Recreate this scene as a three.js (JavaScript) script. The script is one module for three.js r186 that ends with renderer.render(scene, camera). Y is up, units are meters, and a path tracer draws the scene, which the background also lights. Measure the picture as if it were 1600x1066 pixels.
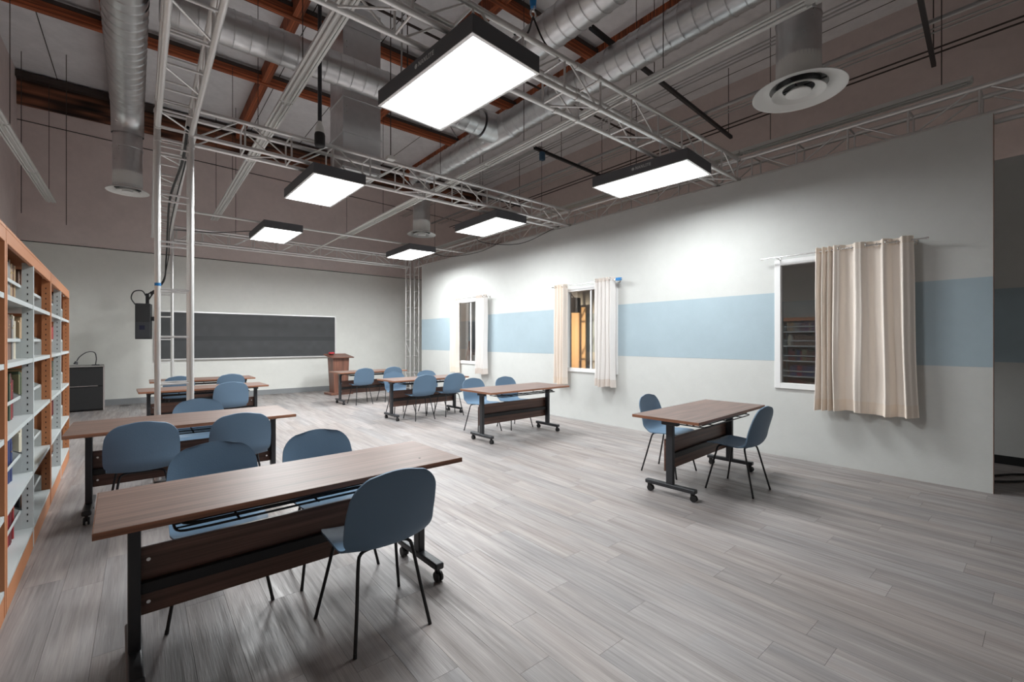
import * as THREE from 'three';
import { mergeGeometries } from 'three/addons/utils/BufferGeometryUtils.js';
import { RoundedBoxGeometry } from 'three/addons/geometries/RoundedBoxGeometry.js';
import { TextGeometry } from 'three/addons/geometries/TextGeometry.js';
import { FontLoader } from 'three/addons/loaders/FontLoader.js';
import { RectAreaLightUniformsLib } from 'three/addons/lights/RectAreaLightUniformsLib.js';
import { ImprovedNoise } from 'three/addons/math/ImprovedNoise.js';

// ---------------------------------------------------------------- camera, light, exposure
RectAreaLightUniformsLib.init();
const renderer = new THREE.WebGLRenderer({ antialias: true });
renderer.toneMapping = THREE.LinearToneMapping;
renderer.toneMappingExposure = 1.15;
renderer.shadowMap.enabled = true;
const scene = new THREE.Scene();
scene.background = new THREE.Color(0x000000);
const FOCAL = 700, EYE = 1.45, YAW = 39.7 * Math.PI / 180;
const camera = new THREE.PerspectiveCamera(2 * Math.atan(533 / FOCAL) * 180 / Math.PI, 1600 / 1066, 0.05, 60);
camera.position.set(0, EYE, 0);
camera.rotation.set(0, -YAW, 0);
const PANEL_RADIANCE = 39;                                   // the six soft light panels
const PANEL_COLOR = new THREE.Color().setRGB(0.965, 1.0, 1.005);

// room measures (metres; x to the window wall, -z to the chalkboard)
const XL = -1.95, XR = 6.22, XC = 7.83, XO = 9.8, ZB = -13.6, ZN = 3.5, HC = 7.0;

// ---------------------------------------------------------------- helpers
function rng(seed) { let a = seed >>> 0; return () => { a = (a + 0x6D2B79F5) | 0; let t = Math.imul(a ^ (a >>> 15), 1 | a); t = (t + Math.imul(t ^ (t >>> 7), 61 | t)) ^ t; return ((t ^ (t >>> 14)) >>> 0) / 4294967296; }; }
const noise = new ImprovedNoise();
const V = (x, y, z) => new THREE.Vector3(x, y, z);
const taken = new Map();
function numbered(name) { const n = taken.get(name) ?? 0; taken.set(name, n + 1); return n ? name + '_' + String(n).padStart(3, '0') : name; }
function merge(list) {
  const mixed = list.some(g => !g.index);
  const l = list.map(g => { const h = mixed && g.index ? g.toNonIndexed() : g.clone(); for (const k of Object.keys(h.attributes)) if (!['position', 'normal', 'uv'].includes(k)) h.deleteAttribute(k); return h; });
  return l.length === 1 ? l[0] : mergeGeometries(l);
}
function put(name, geo, mat, parent) {
  const m = new THREE.Mesh(Array.isArray(geo) ? merge(geo) : geo, mat); m.name = name; m.castShadow = m.receiveShadow = true; parent.add(m); return m;
}
function tag(o, label, category, group, kind) { Object.assign(o.userData, { label, category }); if (group) o.userData.group = group; if (kind) o.userData.kind = kind; return o; }
function thing(name, label, category, [x, y, z] = [0, 0, 0], turn = 0, group) {
  const o = new THREE.Group(); o.name = numbered(name); o.position.set(x, y, z); o.rotation.y = turn; scene.add(o); return tag(o, label, category, group);
}
function single(name, geo, mat, label, category, group, kind) { const m = put(numbered(name), geo, mat, scene); return tag(m, label, category, group, kind); }
function box(w, h, d, x = 0, y = 0, z = 0) { return new THREE.BoxGeometry(w, h, d).translate(x, y, z); }
function span(x0, x1, y0, y1, z0, z1) { return box(x1 - x0, y1 - y0, z1 - z0, (x0 + x1) / 2, (y0 + y1) / 2, (z0 + z1) / 2); }
function rbox(w, h, d, x, y, z, r = 0.004, s = 2) { return new RoundedBoxGeometry(w, h, d, s, Math.min(r, w / 2.01, h / 2.01, d / 2.01)).translate(x, y, z); }
function rod(a, b, r, seg = 10, r2 = r) {
  const d = V().subVectors(b, a), L = d.length();
  const g = new THREE.CylinderGeometry(r2, r, L, seg, 1);
  g.translate(0, L / 2, 0); g.applyQuaternion(new THREE.Quaternion().setFromUnitVectors(V(0, 1, 0), d.normalize())); g.translate(a.x, a.y, a.z); return g;
}
function tube(pts, r, n = 32, seg = 8, closed = false, type = 'centripetal') { return new THREE.TubeGeometry(new THREE.CatmullRomCurve3(pts, closed, type), n, r, seg, closed); }
const UNIT_ROD = {};
function rodMesh(name, a, b, r, mat, parent, seg = 8) {           // a bar that shares one unit cylinder
  const g = UNIT_ROD[seg] ??= new THREE.CylinderGeometry(1, 1, 1, seg, 1);
  const m = put(name, g, mat, parent), d = V().subVectors(b, a), L = d.length();
  m.position.copy(a).add(b).multiplyScalar(0.5); m.scale.set(r, L, r); m.quaternion.setFromUnitVectors(V(0, 1, 0), d.normalize()); return m;
}
const lin = (r, g, b) => new THREE.Color().setRGB(r, g, b);
function mat(color, roughness = 0.6, metalness = 0, extra = {}) { return new THREE.MeshPhysicalMaterial({ color, roughness, metalness, ...extra }); }
function dataTex(w, h, fn, { srgb = false, rx = 1, ry = 1 } = {}) {
  const d = new Uint8Array(w * h * 4);
  for (let y = 0; y < h; y++) for (let x = 0; x < w; x++) { const c = fn(x / w, y / h, x, y), i = (y * w + x) * 4; if (typeof c === 'number') { d[i] = d[i + 1] = d[i + 2] = Math.max(0, Math.min(255, c * 255)); } else for (let k = 0; k < 3; k++) d[i + k] = Math.max(0, Math.min(255, c[k] * 255)); d[i + 3] = 255; }
  const t = new THREE.DataTexture(d, w, h); t.wrapS = t.wrapT = THREE.RepeatWrapping; t.magFilter = THREE.LinearFilter; t.minFilter = THREE.LinearMipmapLinearFilter; t.generateMipmaps = true; t.repeat.set(rx, ry); if (srgb) t.colorSpace = THREE.SRGBColorSpace; t.needsUpdate = true; return t;
}
// tileable noise: value lattice with wrap
function tileNoise(seed, nx, ny) { const r = rng(seed), v = Float32Array.from({ length: nx * ny }, r), s = t => t * t * (3 - 2 * t);
  return (u, w) => { const x = ((u % 1 + 1) % 1) * nx, y = ((w % 1 + 1) % 1) * ny, i = Math.floor(x), j = Math.floor(y), a = s(x - i), b = s(y - j), g = (p, q) => v[(q % ny) * nx + (p % nx)]; return (g(i, j) * (1 - a) + g(i + 1, j) * a) * (1 - b) + (g(i, j + 1) * (1 - a) + g(i + 1, j + 1) * a) * b; }; }
function boxUV(g, scale = 1) {                                    // uv in metres by the dominant axis of the normal
  const p = g.attributes.position, n = g.attributes.normal, uv = new Float32Array(p.count * 2);
  for (let i = 0; i < p.count; i++) { const ax = Math.abs(n.getX(i)), ay = Math.abs(n.getY(i)), az = Math.abs(n.getZ(i)); const [a, b] = ax >= ay && ax >= az ? [p.getZ(i), p.getY(i)] : ay >= az ? [p.getX(i), p.getZ(i)] : [p.getX(i), p.getY(i)]; uv[i * 2] = a * scale; uv[i * 2 + 1] = b * scale; }
  g.setAttribute('uv', new THREE.BufferAttribute(uv, 2)); return g;
}

// ---------------------------------------------------------------- materials
const n1 = tileNoise(11, 8, 8), n2 = tileNoise(12, 32, 32), n3 = tileNoise(13, 128, 128), nStreak = tileNoise(14, 256, 6), nStreak2 = tileNoise(15, 90, 3), nStreak3 = tileNoise(16, 24, 2);
const wallBump = dataTex(256, 256, (u, v) => 0.5 * n3(u, v) + 0.3 * n2(u, v) + 0.2 * n1(u, v));
const wallTint = (base, amt = 0.05) => dataTex(256, 256, (u, v) => { const k = 1 - amt + amt * 2 * (0.5 * n1(u, v) + 0.3 * n2(u, v) + 0.2 * n3(u, v) - 0.25); return base.map(c => c * k); }, { srgb: true, rx: 0.4, ry: 0.4 });
const wallMat = (base, rough = 0.6, amt = 0.05) => mat(0xffffff, rough, 0, { map: wallTint(base, amt), bumpMap: wallBump, bumpScale: 0.0006 });
const M = {};
M.setWhite = wallMat([0.805, 0.81, 0.80], 0.6, 0.02);
M.stripe = wallMat([0.655, 0.725, 0.762], 0.55, 0.02);
M.lowerWall = wallMat([0.91, 0.91, 0.89], 0.6, 0.02);
M.taupe = wallMat([0.88, 0.825, 0.81], 0.75, 0.04);
M.seam = mat(lin(0.03, 0.025, 0.022), 0.8);
M.ceiling = wallMat([0.93, 0.93, 0.94], 0.7, 0.05);
M.baseGrey = mat(lin(0.26, 0.27, 0.28), 0.5);
M.slab = mat(lin(0.09, 0.085, 0.08), 0.8);
M.rawWood = (() => { const t = dataTex(128, 512, (u, v) => { const k = 0.7 + 0.5 * (nStreak2(u, v) - 0.5) + 0.35 * (nStreak3(u, v) - 0.5); return [0.80 * k, 0.43 * k, 0.26 * k]; }, { srgb: true }); return mat(0xffffff, 0.75, 0, { map: t }); })();
M.oldWood = (() => { const t = dataTex(256, 256, (u, v) => { const k = 0.55 + 0.8 * (n1(u, v) - 0.5) + 0.5 * (nStreak3(v, u) - 0.5); return [0.66 * k, 0.42 * k, 0.31 * k]; }, { srgb: true, rx: 0.3, ry: 1.2 }); return mat(0xffffff, 0.85, 0, { map: t }); })();
M.galv = (() => { const t = dataTex(256, 256, (u, v) => 0.26 + 0.14 * n1(u, v) + 0.06 * n2(u, v)); const c = dataTex(256, 256, (u, v) => { const k = 0.80 + 0.05 * n1(u, v) + 0.03 * n2(u, v); return [k, k * 1.005, k * 1.01]; }, { srgb: true, rx: 0.5, ry: 0.5 }); return mat(0xffffff, 1, 1, { map: c, roughnessMap: t }); })();
M.alu = (() => { const t = dataTex(64, 256, (u, v) => 0.26 + 0.2 * nStreak2(u, v) + 0.1 * n2(u, v)); return mat(lin(0.80, 0.79, 0.78), 1, 0.8, { roughnessMap: t }); })();
M.chrome = mat(lin(0.75, 0.75, 0.75), 0.18, 1);
M.whiteSteel = mat(lin(0.74, 0.74, 0.72), 0.45);
M.blackSteel = mat(lin(0.018, 0.018, 0.02), 0.42, 0.3);
M.greySteel = mat(lin(0.040, 0.042, 0.047), 0.38, 0.3);
M.blackPlastic = mat(lin(0.012, 0.012, 0.013), 0.5);
M.darkFabric = mat(lin(0.10, 0.10, 0.108), 0.85);
M.cable = mat(lin(0.012, 0.012, 0.012), 0.55);
M.conduit = mat(lin(0.42, 0.42, 0.42), 0.45, 0.6);
M.darkPipe = mat(lin(0.05, 0.035, 0.03), 0.7);
M.redPipe = mat(lin(0.28, 0.07, 0.035), 0.6);
M.blueTape = mat(lin(0.02, 0.22, 0.55), 0.6);
M.chair = (() => { const b = dataTex(256, 256, (u, v) => n3(u * 2, v * 2)); return mat(lin(0.118, 0.195, 0.288), 0.5, 0, { bumpMap: b, bumpScale: 0.0003 }); })();
function laminate(base, seed, rough, rep) {
  const s1 = tileNoise(seed, 3, 160), s2 = tileNoise(seed + 1, 2, 40), s3 = tileNoise(seed + 2, 4, 12);
  const t = dataTex(512, 512, (u, v) => { const k = 0.84 + 0.26 * (s1(u, v) - 0.5) + 0.26 * (s2(u, v) - 0.5) + 0.18 * (s3(u, v) - 0.5) + 0.16; return base.map(c => c * k); }, { srgb: true, rx: rep[0], ry: rep[1] });
  return mat(0xffffff, rough, 0, { map: t });
}
M.tableTop = laminate([0.435, 0.350, 0.315], 31, 0.44, [0.9, 1.6]);
M.modesty = laminate([0.39, 0.28, 0.24], 41, 0.42, [0.9, 1.6]);
M.edge = laminate([0.53, 0.36, 0.275], 51, 0.4, [0.9, 1.6]);
M.lectern = laminate([0.45, 0.30, 0.245], 61, 0.4, [1.2, 0.8]);
M.orange = mat(lin(0.50, 0.20, 0.085), 0.5);
M.shelfWhite = mat(lin(0.56, 0.60, 0.60), 0.45);
M.slot = mat(lin(0.02, 0.02, 0.02), 0.9);
M.board = (() => { const t = dataTex(512, 128, (u, v) => { const k = 0.272 + 0.03 * (n1(u, v) - 0.5) + 0.03 * (n2(u, v) - 0.5) + 0.025 * (nStreak3(v, u) - 0.5); return [k * 0.97, k * 0.99, k * 1.02]; }, { srgb: true }); return mat(0xffffff, 0.55, 0, { map: t }); })();
M.boardBand = mat(lin(0.040, 0.042, 0.046), 0.55);
M.tan = mat(lin(0.72, 0.47, 0.24), 0.7);
M.glass = new THREE.MeshPhysicalMaterial({ color: 0xffffff, roughness: 0, metalness: 0, transmission: 1, thickness: 0, ior: 1.8 });
M.vinyl = mat(lin(0.82, 0.82, 0.82), 0.35);
M.curtain = (() => { const weave = dataTex(128, 128, (u, v) => 0.5 + 0.25 * Math.sin(u * 2 * Math.PI * 32) + 0.25 * Math.sin(v * 2 * Math.PI * 32), { rx: 6, ry: 6 }); return new THREE.MeshPhysicalMaterial({ color: lin(0.96, 0.875, 0.80), roughness: 0.95, transmission: 0.12, thickness: 0, bumpMap: weave, bumpScale: 0.0003, side: THREE.DoubleSide }); })();
M.curtainPale = M.curtain.clone(); M.curtainPale.color = lin(0.90, 0.87, 0.85);
M.hem = M.curtain.clone(); M.hem.color = lin(0.93, 0.82, 0.72); M.hem.transmission = 0.08;
M.hemPale = M.curtain.clone(); M.hemPale.color = lin(0.80, 0.73, 0.68); M.hemPale.transmission = 0.15;
M.glow = new THREE.MeshStandardMaterial({ color: 0xffffff, roughness: 0.6, emissive: PANEL_COLOR, emissiveIntensity: 3 });
M.skirt = mat(lin(0.42, 0.42, 0.43), 0.5, 0.3);
M.print = mat(lin(0.5, 0.5, 0.5), 0.7);

// ================================================================= SETTING
// floor: a slab with individual vinyl planks running along z
{
  const floor = single('floor', span(XL - 0.3, XO + 0.3, -0.2, -0.0042, ZB - 0.3, ZN + 0.3), M.slab, 'grey wood-look plank floor across the whole room', 'floor', null, 'structure');
  const g1 = tileNoise(71, 220, 16), g2 = tileNoise(72, 64, 8), g3 = tileNoise(73, 16, 6), g4 = tileNoise(74, 400, 40);
  const grain = (u, v) => 0.22 * (g1(u, v) - 0.5) + 0.36 * (g2(u, v) - 0.5) + 0.46 * (g3(u, v) - 0.5) + 0.22 * (g4(u, v) - 0.5);
  const map = dataTex(1024, 1024, (u, v) => { const k = 1 + 0.34 * grain(u, v), w = g3(u + 0.3, v * 0.7); return [0.574 * k, (0.543 + 0.010 * w) * k, (0.532 + 0.018 * w) * k]; }, { srgb: true });
  const rough = dataTex(512, 512, (u, v) => 0.46 - 0.35 * grain(u, v)), bump = dataTex(1024, 1024, (u, v) => 0.5 + 0.8 * grain(u, v));
  const pm = mat(0xffffff, 1, 0, { map, roughnessMap: rough, bumpMap: bump, bumpScale: 0.0012, vertexColors: true });
  const W = 0.18, L = 1.22, R = rng(5), variants = [];
  function plankGeo(w, l, u0, v0, tone) {
    const g = new THREE.BoxGeometry(w - 0.0012, 0.004, l - 0.0012); const p = g.attributes.position, uv = g.attributes.uv, col = new Float32Array(p.count * 3);
    for (let i = 0; i < p.count; i++) { uv.setXY(i, u0 + p.getX(i) / 0.9, v0 + p.getZ(i) / 2.6); col.set(tone, i * 3); }
    g.setAttribute('color', new THREE.BufferAttribute(col, 3)); g.translate(0, -0.002, 0); return g;
  }
  const tones = Array.from({ length: 28 }, () => { const k = 0.88 + 0.20 * R(), w = (R() - 0.5) * 0.05; return [k * (1 + w), k, k * (1 - w * 0.8)]; });
  for (let i = 0; i < 28; i++) variants.push(plankGeo(W, L, R(), R(), tones[i]));
  const list = [], x0 = XL - 0.02, rows = Math.ceil((XC + 0.05 - x0) / W), sy = Math.sin(YAW), cy = Math.cos(YAW);
  for (let r = 0; r < rows; r++) {
    const x = x0 + (r + 0.5) * W; let z = ZB - R() * L;
    for (; z < 2.2; z += L) {
      const zc = z + L / 2, D = x * sy - zc * cy, X = x * cy + zc * sy; let size = 0;
      if (D > 0.6 && zc > ZB - 0.5) { const px = 800 + FOCAL * X / D, py = 533 + FOCAL * EYE / D; if (px > -150 && px < 1750 && py < 1250) size = 1 / (D * D * D); if (x > XR + 0.1) size *= 0.05; if (x < -0.65) size *= 0.02; }
      list.push([size, x, Math.max(zc, ZB - 0.2), Math.floor(R() * 28)]);
    }
  }
  list.sort((a, b) => b[0] - a[0]);
  const rest = [];
  list.forEach(([s, x, z, v], i) => { if (i < 290) { const m = put(i ? 'plank_' + String(i).padStart(3, '0') : 'plank', variants[v], pm, floor); m.position.set(x, 0, z); } else rest.push(variants[v].clone().translate(x, 0, z)); });
  const far = put('far_planks', mergeGeometries(rest), pm, floor); far.userData.kind = 'stuff';
}
// warehouse walls: pale below 3.53 m, taupe above
function wallPair(name, x0, x1, z0, z1, label, inner) {
  const w = single(name, boxUV(span(x0, x1, 3.53, HC + 0.2, z0, z1)), M.taupe, label, 'wall', null, 'structure');
  put('painted_lower_wall', boxUV(span(x0, x1, -0.2, 3.53, z0, z1)), M.lowerWall, w); return w;
}
wallPair('wall_left', XL - 0.2, XL, ZB - 0.2, ZN + 0.2, 'tall warehouse wall behind the orange bookcase, pale below and taupe above');
const wallBack = wallPair('wall_back', XL, XO, ZB - 0.2, ZB, 'far wall behind the chalkboard, pale below and taupe above');
put('paint_edge_wire', [rod(V(XL, 3.53, ZB + 0.006), V(XO, 3.50, ZB + 0.006), 0.008, 6)], M.seam, wallBack);
put('panel_joint', [rod(V(XL, 6.02, ZB + 0.004), V(XO, 5.72, ZB + 0.004), 0.009, 6)], M.seam, wallBack);
put('wood_ledger', boxUV(span(XL, XO, 6.33, 6.92, ZB, ZB + 0.05)), M.oldWood, wallBack);
put('ledger_beam', boxUV(span(XL, XO, 6.84, 6.96, ZB + 0.05, ZB + 0.2)), M.darkPipe, wallBack);
wallPair('wall_right_outer', XO, XO + 0.2, ZB - 0.2, ZN + 0.2, 'dim taupe warehouse wall high above the window wall');
wallPair('wall_near', XL, XO, ZN, ZN + 0.2, 'warehouse wall behind the viewpoint');
single('baseboard_back', span(XL, XR, 0, 0.13, ZB, ZB + 0.015), M.baseGrey, 'grey rubber baseboard along the chalkboard wall', 'baseboard', null, 'structure');
// corridor wall behind the window wall
{
  const z1 = 1.8, z0 = ZB, w = single('wall_corridor', boxUV(span(XC, XC + 0.1, 0, 3.6, z0, z1)), M.setWhite, 'dark corridor wall with blue stripe beyond the right end of the window wall', 'wall', null, 'structure');
  put('blue_stripe', boxUV(span(XC - 0.0015, XC, 1.2, 2.07, z0, z1)), M.stripe, w);
  put('base_strip', span(XC - 0.012, XC, 0, 0.1, z0, z1), M.blackPlastic, w);
}
// window wall with three real openings
const WIN = [{ z0: -9.70, z1: -8.48, y0: 0.89, y1: 2.47 }, { z0: -5.894, z1: -4.68, y0: 0.88, y1: 2.44 }, { z0: -2.249, z1: -1.04, y0: 0.855, y1: 2.469 }];
{
  const za = -11.55, zb = -0.355, top = 3.61, th = 0.1, wallGeo = [], stripeGeo = [];
  let z = za;
  for (const w of WIN) {
    const a = w.z0 + 0.03, b = w.z1 - 0.03, lo = w.y0 + 0.03, hi = w.y1 - 0.03;
    wallGeo.push(span(XR, XR + th, 0, top, z, a), span(XR, XR + th, 0, lo, a, b), span(XR, XR + th, hi, top, a, b));
    stripeGeo.push(span(XR - 0.0015, XR, 1.2, 2.063, z, a)); z = b;
  }
  wallGeo.push(span(XR, XR + th, 0, top, z, zb)); stripeGeo.push(span(XR - 0.0015, XR, 1.2, 2.063, z, zb));
  const w = single('wall_right', boxUV(merge(wallGeo)), M.setWhite, 'white set wall with blue stripe and three curtained windows', 'wall', null, 'structure');
  put('blue_stripe', boxUV(merge(stripeGeo)), M.stripe, w);
  put('raw_edge', span(XR - 0.001, XR + th + 0.001, 0, top, zb, zb + 0.003), mat(lin(0.42, 0.30, 0.25), 0.8), w);
  for (let k = 0; k < 9; k++) put('stud', span(XR + th, XR + th + 0.09, 0, top - 0.02, [-11.5, -10.9, -10.2, -7.9, -7.3, -6.6, -4.1, -3.4, -2.7][k], [-11.5, -10.9, -10.2, -7.9, -7.3, -6.6, -4.1, -3.4, -2.7][k] + 0.04), M.rawWood, w);
}
WIN.forEach((w, i) => {
  const o = new THREE.Group(); o.name = 'window_' + (i + 1); scene.add(o);
  tag(o, ['white sliding window farthest along the wall, behind the round of blue chairs', 'white sliding window in the middle, warm tan panel seen through it', 'white framed window half covered by the wide cream curtain'][i], 'window', null, 'structure');
  const xf = XR - 0.022, f = 0.07, { z0, z1, y0, y1 } = w;
  const prof = (a, b, c, d) => rbox(0.06, b - a, d - c, xf + 0.03, (a + b) / 2, (c + d) / 2, 0.006);
  put('frame_jamb', prof(y0, y1, z0, z0 + f), M.vinyl, o); put('frame_jamb', prof(y0, y1, z1 - f, z1), M.vinyl, o);
  put('frame_head', prof(y1 - f, y1, z0 + f, z1 - f), M.vinyl, o); put('frame_sill', prof(y0, y0 + f, z0 + f, z1 - f), M.vinyl, o);
  const zm = (z0 + z1) / 2;
  put('meeting_rail', rbox(0.03, y1 - y0 - 2 * f, 0.035, xf + 0.045, (y0 + y1) / 2, zm, 0.004), M.vinyl, o);
  put('glass_pane', span(xf + 0.05, xf + 0.051, y0 + f, y1 - f, z0 + f, zm - 0.012), M.glass, o);
  put('glass_pane', span(xf + 0.036, xf + 0.037, y0 + f, y1 - f, zm + 0.012, z1 - f), M.glass, o);
});
// ceiling deck with purlins and beams
{
  const c = single('ceiling', boxUV(span(XL - 0.2, XO + 0.2, HC, HC + 0.2, ZB - 0.2, ZN + 0.2)), M.ceiling, 'high warehouse roof deck with orange-brown timber beams', 'ceiling', null, 'structure');
  for (const x of [-0.42, 1.97, 4.35, 6.70]) { const g = boxUV(span(x - 0.07, x + 0.07, 6.72, HC - 0.001, ZB, ZN)); put('timber_beam', g, M.rawWood, c); }
  for (const z of [-10.3, -7.9, -5.5, -3.1, -0.7, 1.7]) {
    const g = boxUV(span(XL, 6.70, 6.70, 6.86, z - 0.045, z + 0.045)); const uv = g.attributes.uv; for (let i = 0; i < uv.count; i++) uv.setXY(i, uv.getY(i), uv.getX(i));
    put('timber_beam', g, M.rawWood, c);
    put('dark_flange', span(XL, 6.70, 6.86, 6.93, z - 0.06, z + 0.06), M.darkPipe, c);
  }
  for (let x = XL + 0.6; x < XO; x += 1.2) put('deck_joint', span(x - 0.006, x + 0.006, HC - 0.006, HC, ZB, ZN), M.seam, c);
}

// ================================================================= LIGHT PANELS
const font = await new FontLoader().loadAsync('fonts/droid/droid_sans_bold.typeface.json');
function lightPanel(x, z, turn, label, withPrint, pipeZ, level = 1) {   // level: the dimmer setting of each panel
  const y = 3.45, t = thing('studio_softbox', label, 'light', [x, y, z], turn, 'soft light panels under the truss grid');
  const w = 0.64, l = 1.26, h = 0.12, s = 0.012;
  put('housing', [span(-w / 2, w / 2, h - s, h, -l / 2, l / 2), span(-w / 2, -w / 2 + s, -0.005, h - s, -l / 2, l / 2), span(w / 2 - s, w / 2, -0.005, h - s, -l / 2, l / 2), span(-w / 2 + s, w / 2 - s, -0.005, h - s, -l / 2, -l / 2 + s), span(-w / 2 + s, w / 2 - s, -0.005, h - s, l / 2 - s, l / 2)], M.darkFabric, t);
  const e = 0.014, q0 = w / 2 - s, q1 = l / 2 - s; put('inner_skirt', [span(-q0, -q0 + e, -0.006, 0.05, -q1, q1), span(q0 - e, q0, -0.006, 0.05, -q1, q1), span(-q0 + e, q0 - e, -0.006, 0.05, -q1, -q1 + e), span(-q0 + e, q0 - e, -0.006, 0.05, q1 - e, q1)], M.skirt, t);
  put('rim', [span(-w / 2 - 0.003, -w / 2 + 0.02, -0.010, -0.006, -l / 2 - 0.003, l / 2 + 0.003), span(w / 2 - 0.02, w / 2 + 0.003, -0.010, -0.006, -l / 2 - 0.003, l / 2 + 0.003), span(-w / 2 + 0.02, w / 2 - 0.02, -0.010, -0.006, -l / 2 - 0.003, -l / 2 + 0.02), span(-w / 2 + 0.02, w / 2 - 0.02, -0.010, -0.006, l / 2 - 0.02, l / 2 + 0.003)], M.alu, t);
  const iw = w - 2 * s - 2 * e - 0.004, il = l - 2 * s - 2 * e - 0.004;
  put('diffuser', span(-iw / 2, iw / 2, 0.052, 0.060, -il / 2, il / 2), M.glow, t);
  const lamp = new THREE.RectAreaLight(PANEL_COLOR, PANEL_RADIANCE * level, iw, il); lamp.position.set(0, 0.049, 0); lamp.rotation.x = -Math.PI / 2; t.add(lamp);
  for (const sx of [-0.2, 0.2]) { const dz = pipeZ - z; put('clamp', [rod(V(sx, h - 0.005, dz), V(sx, h + 0.042, dz), 0.01), rbox(0.04, 0.05, 0.06, sx, h + 0.02, dz, 0.006), rbox(0.05, 0.02, 0.05, sx, h + 0.005, dz, 0.005)], M.alu, t); }
  if (withPrint) {
    const g = new TextGeometry('NANLITE', { font, size: 0.035, depth: 0.001, curveSegments: 3, bevelEnabled: false }); g.translate(0.05, 0, 0); const dot = new THREE.CylinderGeometry(0.018, 0.018, 0.001, 16).rotateX(Math.PI / 2).translate(0.02, 0.016, 0);
    const m = put('printed_name', [g, dot], M.print, t); m.rotation.y = -Math.PI / 2; m.position.set(-w / 2 - 0.001, 0.05, -0.06);
  }
  return t;
}
const dg = Math.PI / 180;
lightPanel(1.92, -3.04, 4.5 * dg, 'largest bright light panel, nearest overhead', true, -2.99);
lightPanel(1.88, -6.21, 1.5 * dg, 'glowing light panel under the second truss, left of the pair', false, -6.10, 1.1);
lightPanel(1.97, -9.40, 1 * dg, 'small far light panel nearest the chalkboard, left side', false, -9.40, 1.8);
lightPanel(4.73, -6.32, -1 * dg, 'glowing light panel under the second truss beside the window wall', false, -6.10, 0.9);
lightPanel(4.88, -3.20, 4.5 * dg, 'long light panel beside the window wall, nearest on the right', true, -3.05, 0.85);
lightPanel(4.82, -9.50, -1 * dg, 'farthest and smallest light panel above the corner by the window wall', false, -9.40, 1.65);

// ================================================================= TRUSSES
// box truss between two end points; up is +y for horizontal runs, +z for towers
function truss(name, label, a, b, { size = 0.28, step = 0.5, diag = ['side'], group, plates } = {}) {
  const t = thing(name, label, 'truss', [a.x, a.y, a.z], 0, group);
  const d = V().subVectors(b, a), L = d.length(), u = d.clone().normalize();
  const tower = Math.abs(u.y) > 0.9, s1 = tower ? V(1, 0, 0) : V(0, 1, 0), s2 = V().crossVectors(u, s1).normalize(), h = size / 2;
  const P = (k, i, j) => u.clone().multiplyScalar(k).addScaledVector(s1, i * h).addScaledVector(s2, j * h);
  for (const [i, j] of [[-1, -1], [1, -1], [1, 1], [-1, 1]]) rodMesh('chord', P(0, i, j), P(L, i, j), 0.0245, M.alu, t, 14);
  const n = Math.round(L / step), st = L / n, rb = 0.0105;
  for (let k = 0; k <= n; k++) {
    const q = Math.min(Math.max(k * st, 0.03), L - 0.03);
    for (const i of [-1, 1]) rodMesh('rung', P(q, i, -1), P(q, i, 1), rb, M.alu, t);
    for (const j of [-1, 1]) rodMesh('rung', P(q, -1, j), P(q, 1, j), rb, M.alu, t);
    if (k < n) {
      const f = k % 2 ? 1 : -1, q2 = (k + 1) * st - 0.05, q1 = k * st + 0.05;
      for (const j of [-1, 1]) tower ? rodMesh('brace', P(q1, j, f), P(q2, j, -f), rb, M.alu, t) : rodMesh('brace', P(q1, f, j), P(q2, -f, j), 0.009, M.alu, t);
      if (!tower && k % 2) rodMesh('brace', P(q1, -1, -1), P(q2, -1, 1), 0.009, M.alu, t);
    }
  }
  for (const q of plates ?? [0.01, L - 0.01]) for (const [i, j] of [[-1, -1], [1, -1], [1, 1], [-1, 1]]) { const c = P(q, i, j), c2 = P(q + 0.02, i, j); rodMesh('collar', c.clone().addScaledVector(u, -0.02), c2, 0.031, M.alu, t, 14); }
  return t;
}
const TY = 3.645 + 0.14, TX = 0.28;                           // centre height of the grid, centre x of the left run
truss('box_truss', 'overhead aluminium truss running from the viewpoint to the front tower', V(TX, TY, 0.6), V(TX, TY, -5.84), { group: 'overhead truss grid', step: 0.46 });
truss('box_truss', 'overhead aluminium truss running on from the front tower to the chalkboard', V(TX, TY, -6.14), V(TX + 0.06, TY, -12.06), { group: 'overhead truss grid', step: 0.46 });
truss('box_truss', 'nearest cross truss passing above the two nearest light panels', V(TX + 0.15, TY, -2.87), V(6.28, TY, -2.87), { group: 'overhead truss grid', plates: [0.01, 2.6, 2.9, 5.84] });
truss('box_truss', 'second cross truss meeting the top of the front tower', V(TX + 0.15, TY, -5.99), V(6.28, TY, -5.99), { group: 'overhead truss grid', plates: [0.01, 2.9, 5.84] });
truss('box_truss', 'far truss high along the chalkboard wall', V(TX + 0.30, TY, -12.25), V(6.12, TY, -12.25), { group: 'overhead truss grid' });
truss('box_truss', 'long truss along the top of the window wall', V(6.45, TY, 2.2), V(6.45, TY, -12.1), { group: 'overhead truss grid', step: 0.53 });
truss('tower_truss', 'upright truss tower standing behind the second table', V(TX, 0.02, -5.99), V(TX, 3.95, -5.99), { group: 'truss towers', plates: [0.03, 3.5] });
truss('tower_truss', 'slim far truss tower left of the chalkboard', V(TX + 0.12, 0.02, -12.25), V(TX + 0.12, 3.92, -12.25), { group: 'truss towers', plates: [0.03] });
truss('tower_truss', 'far truss tower in the corner by the window wall', V(6.29, 0.02, -12.25), V(6.29, 3.92, -12.25), { group: 'truss towers', plates: [0.03] });
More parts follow.
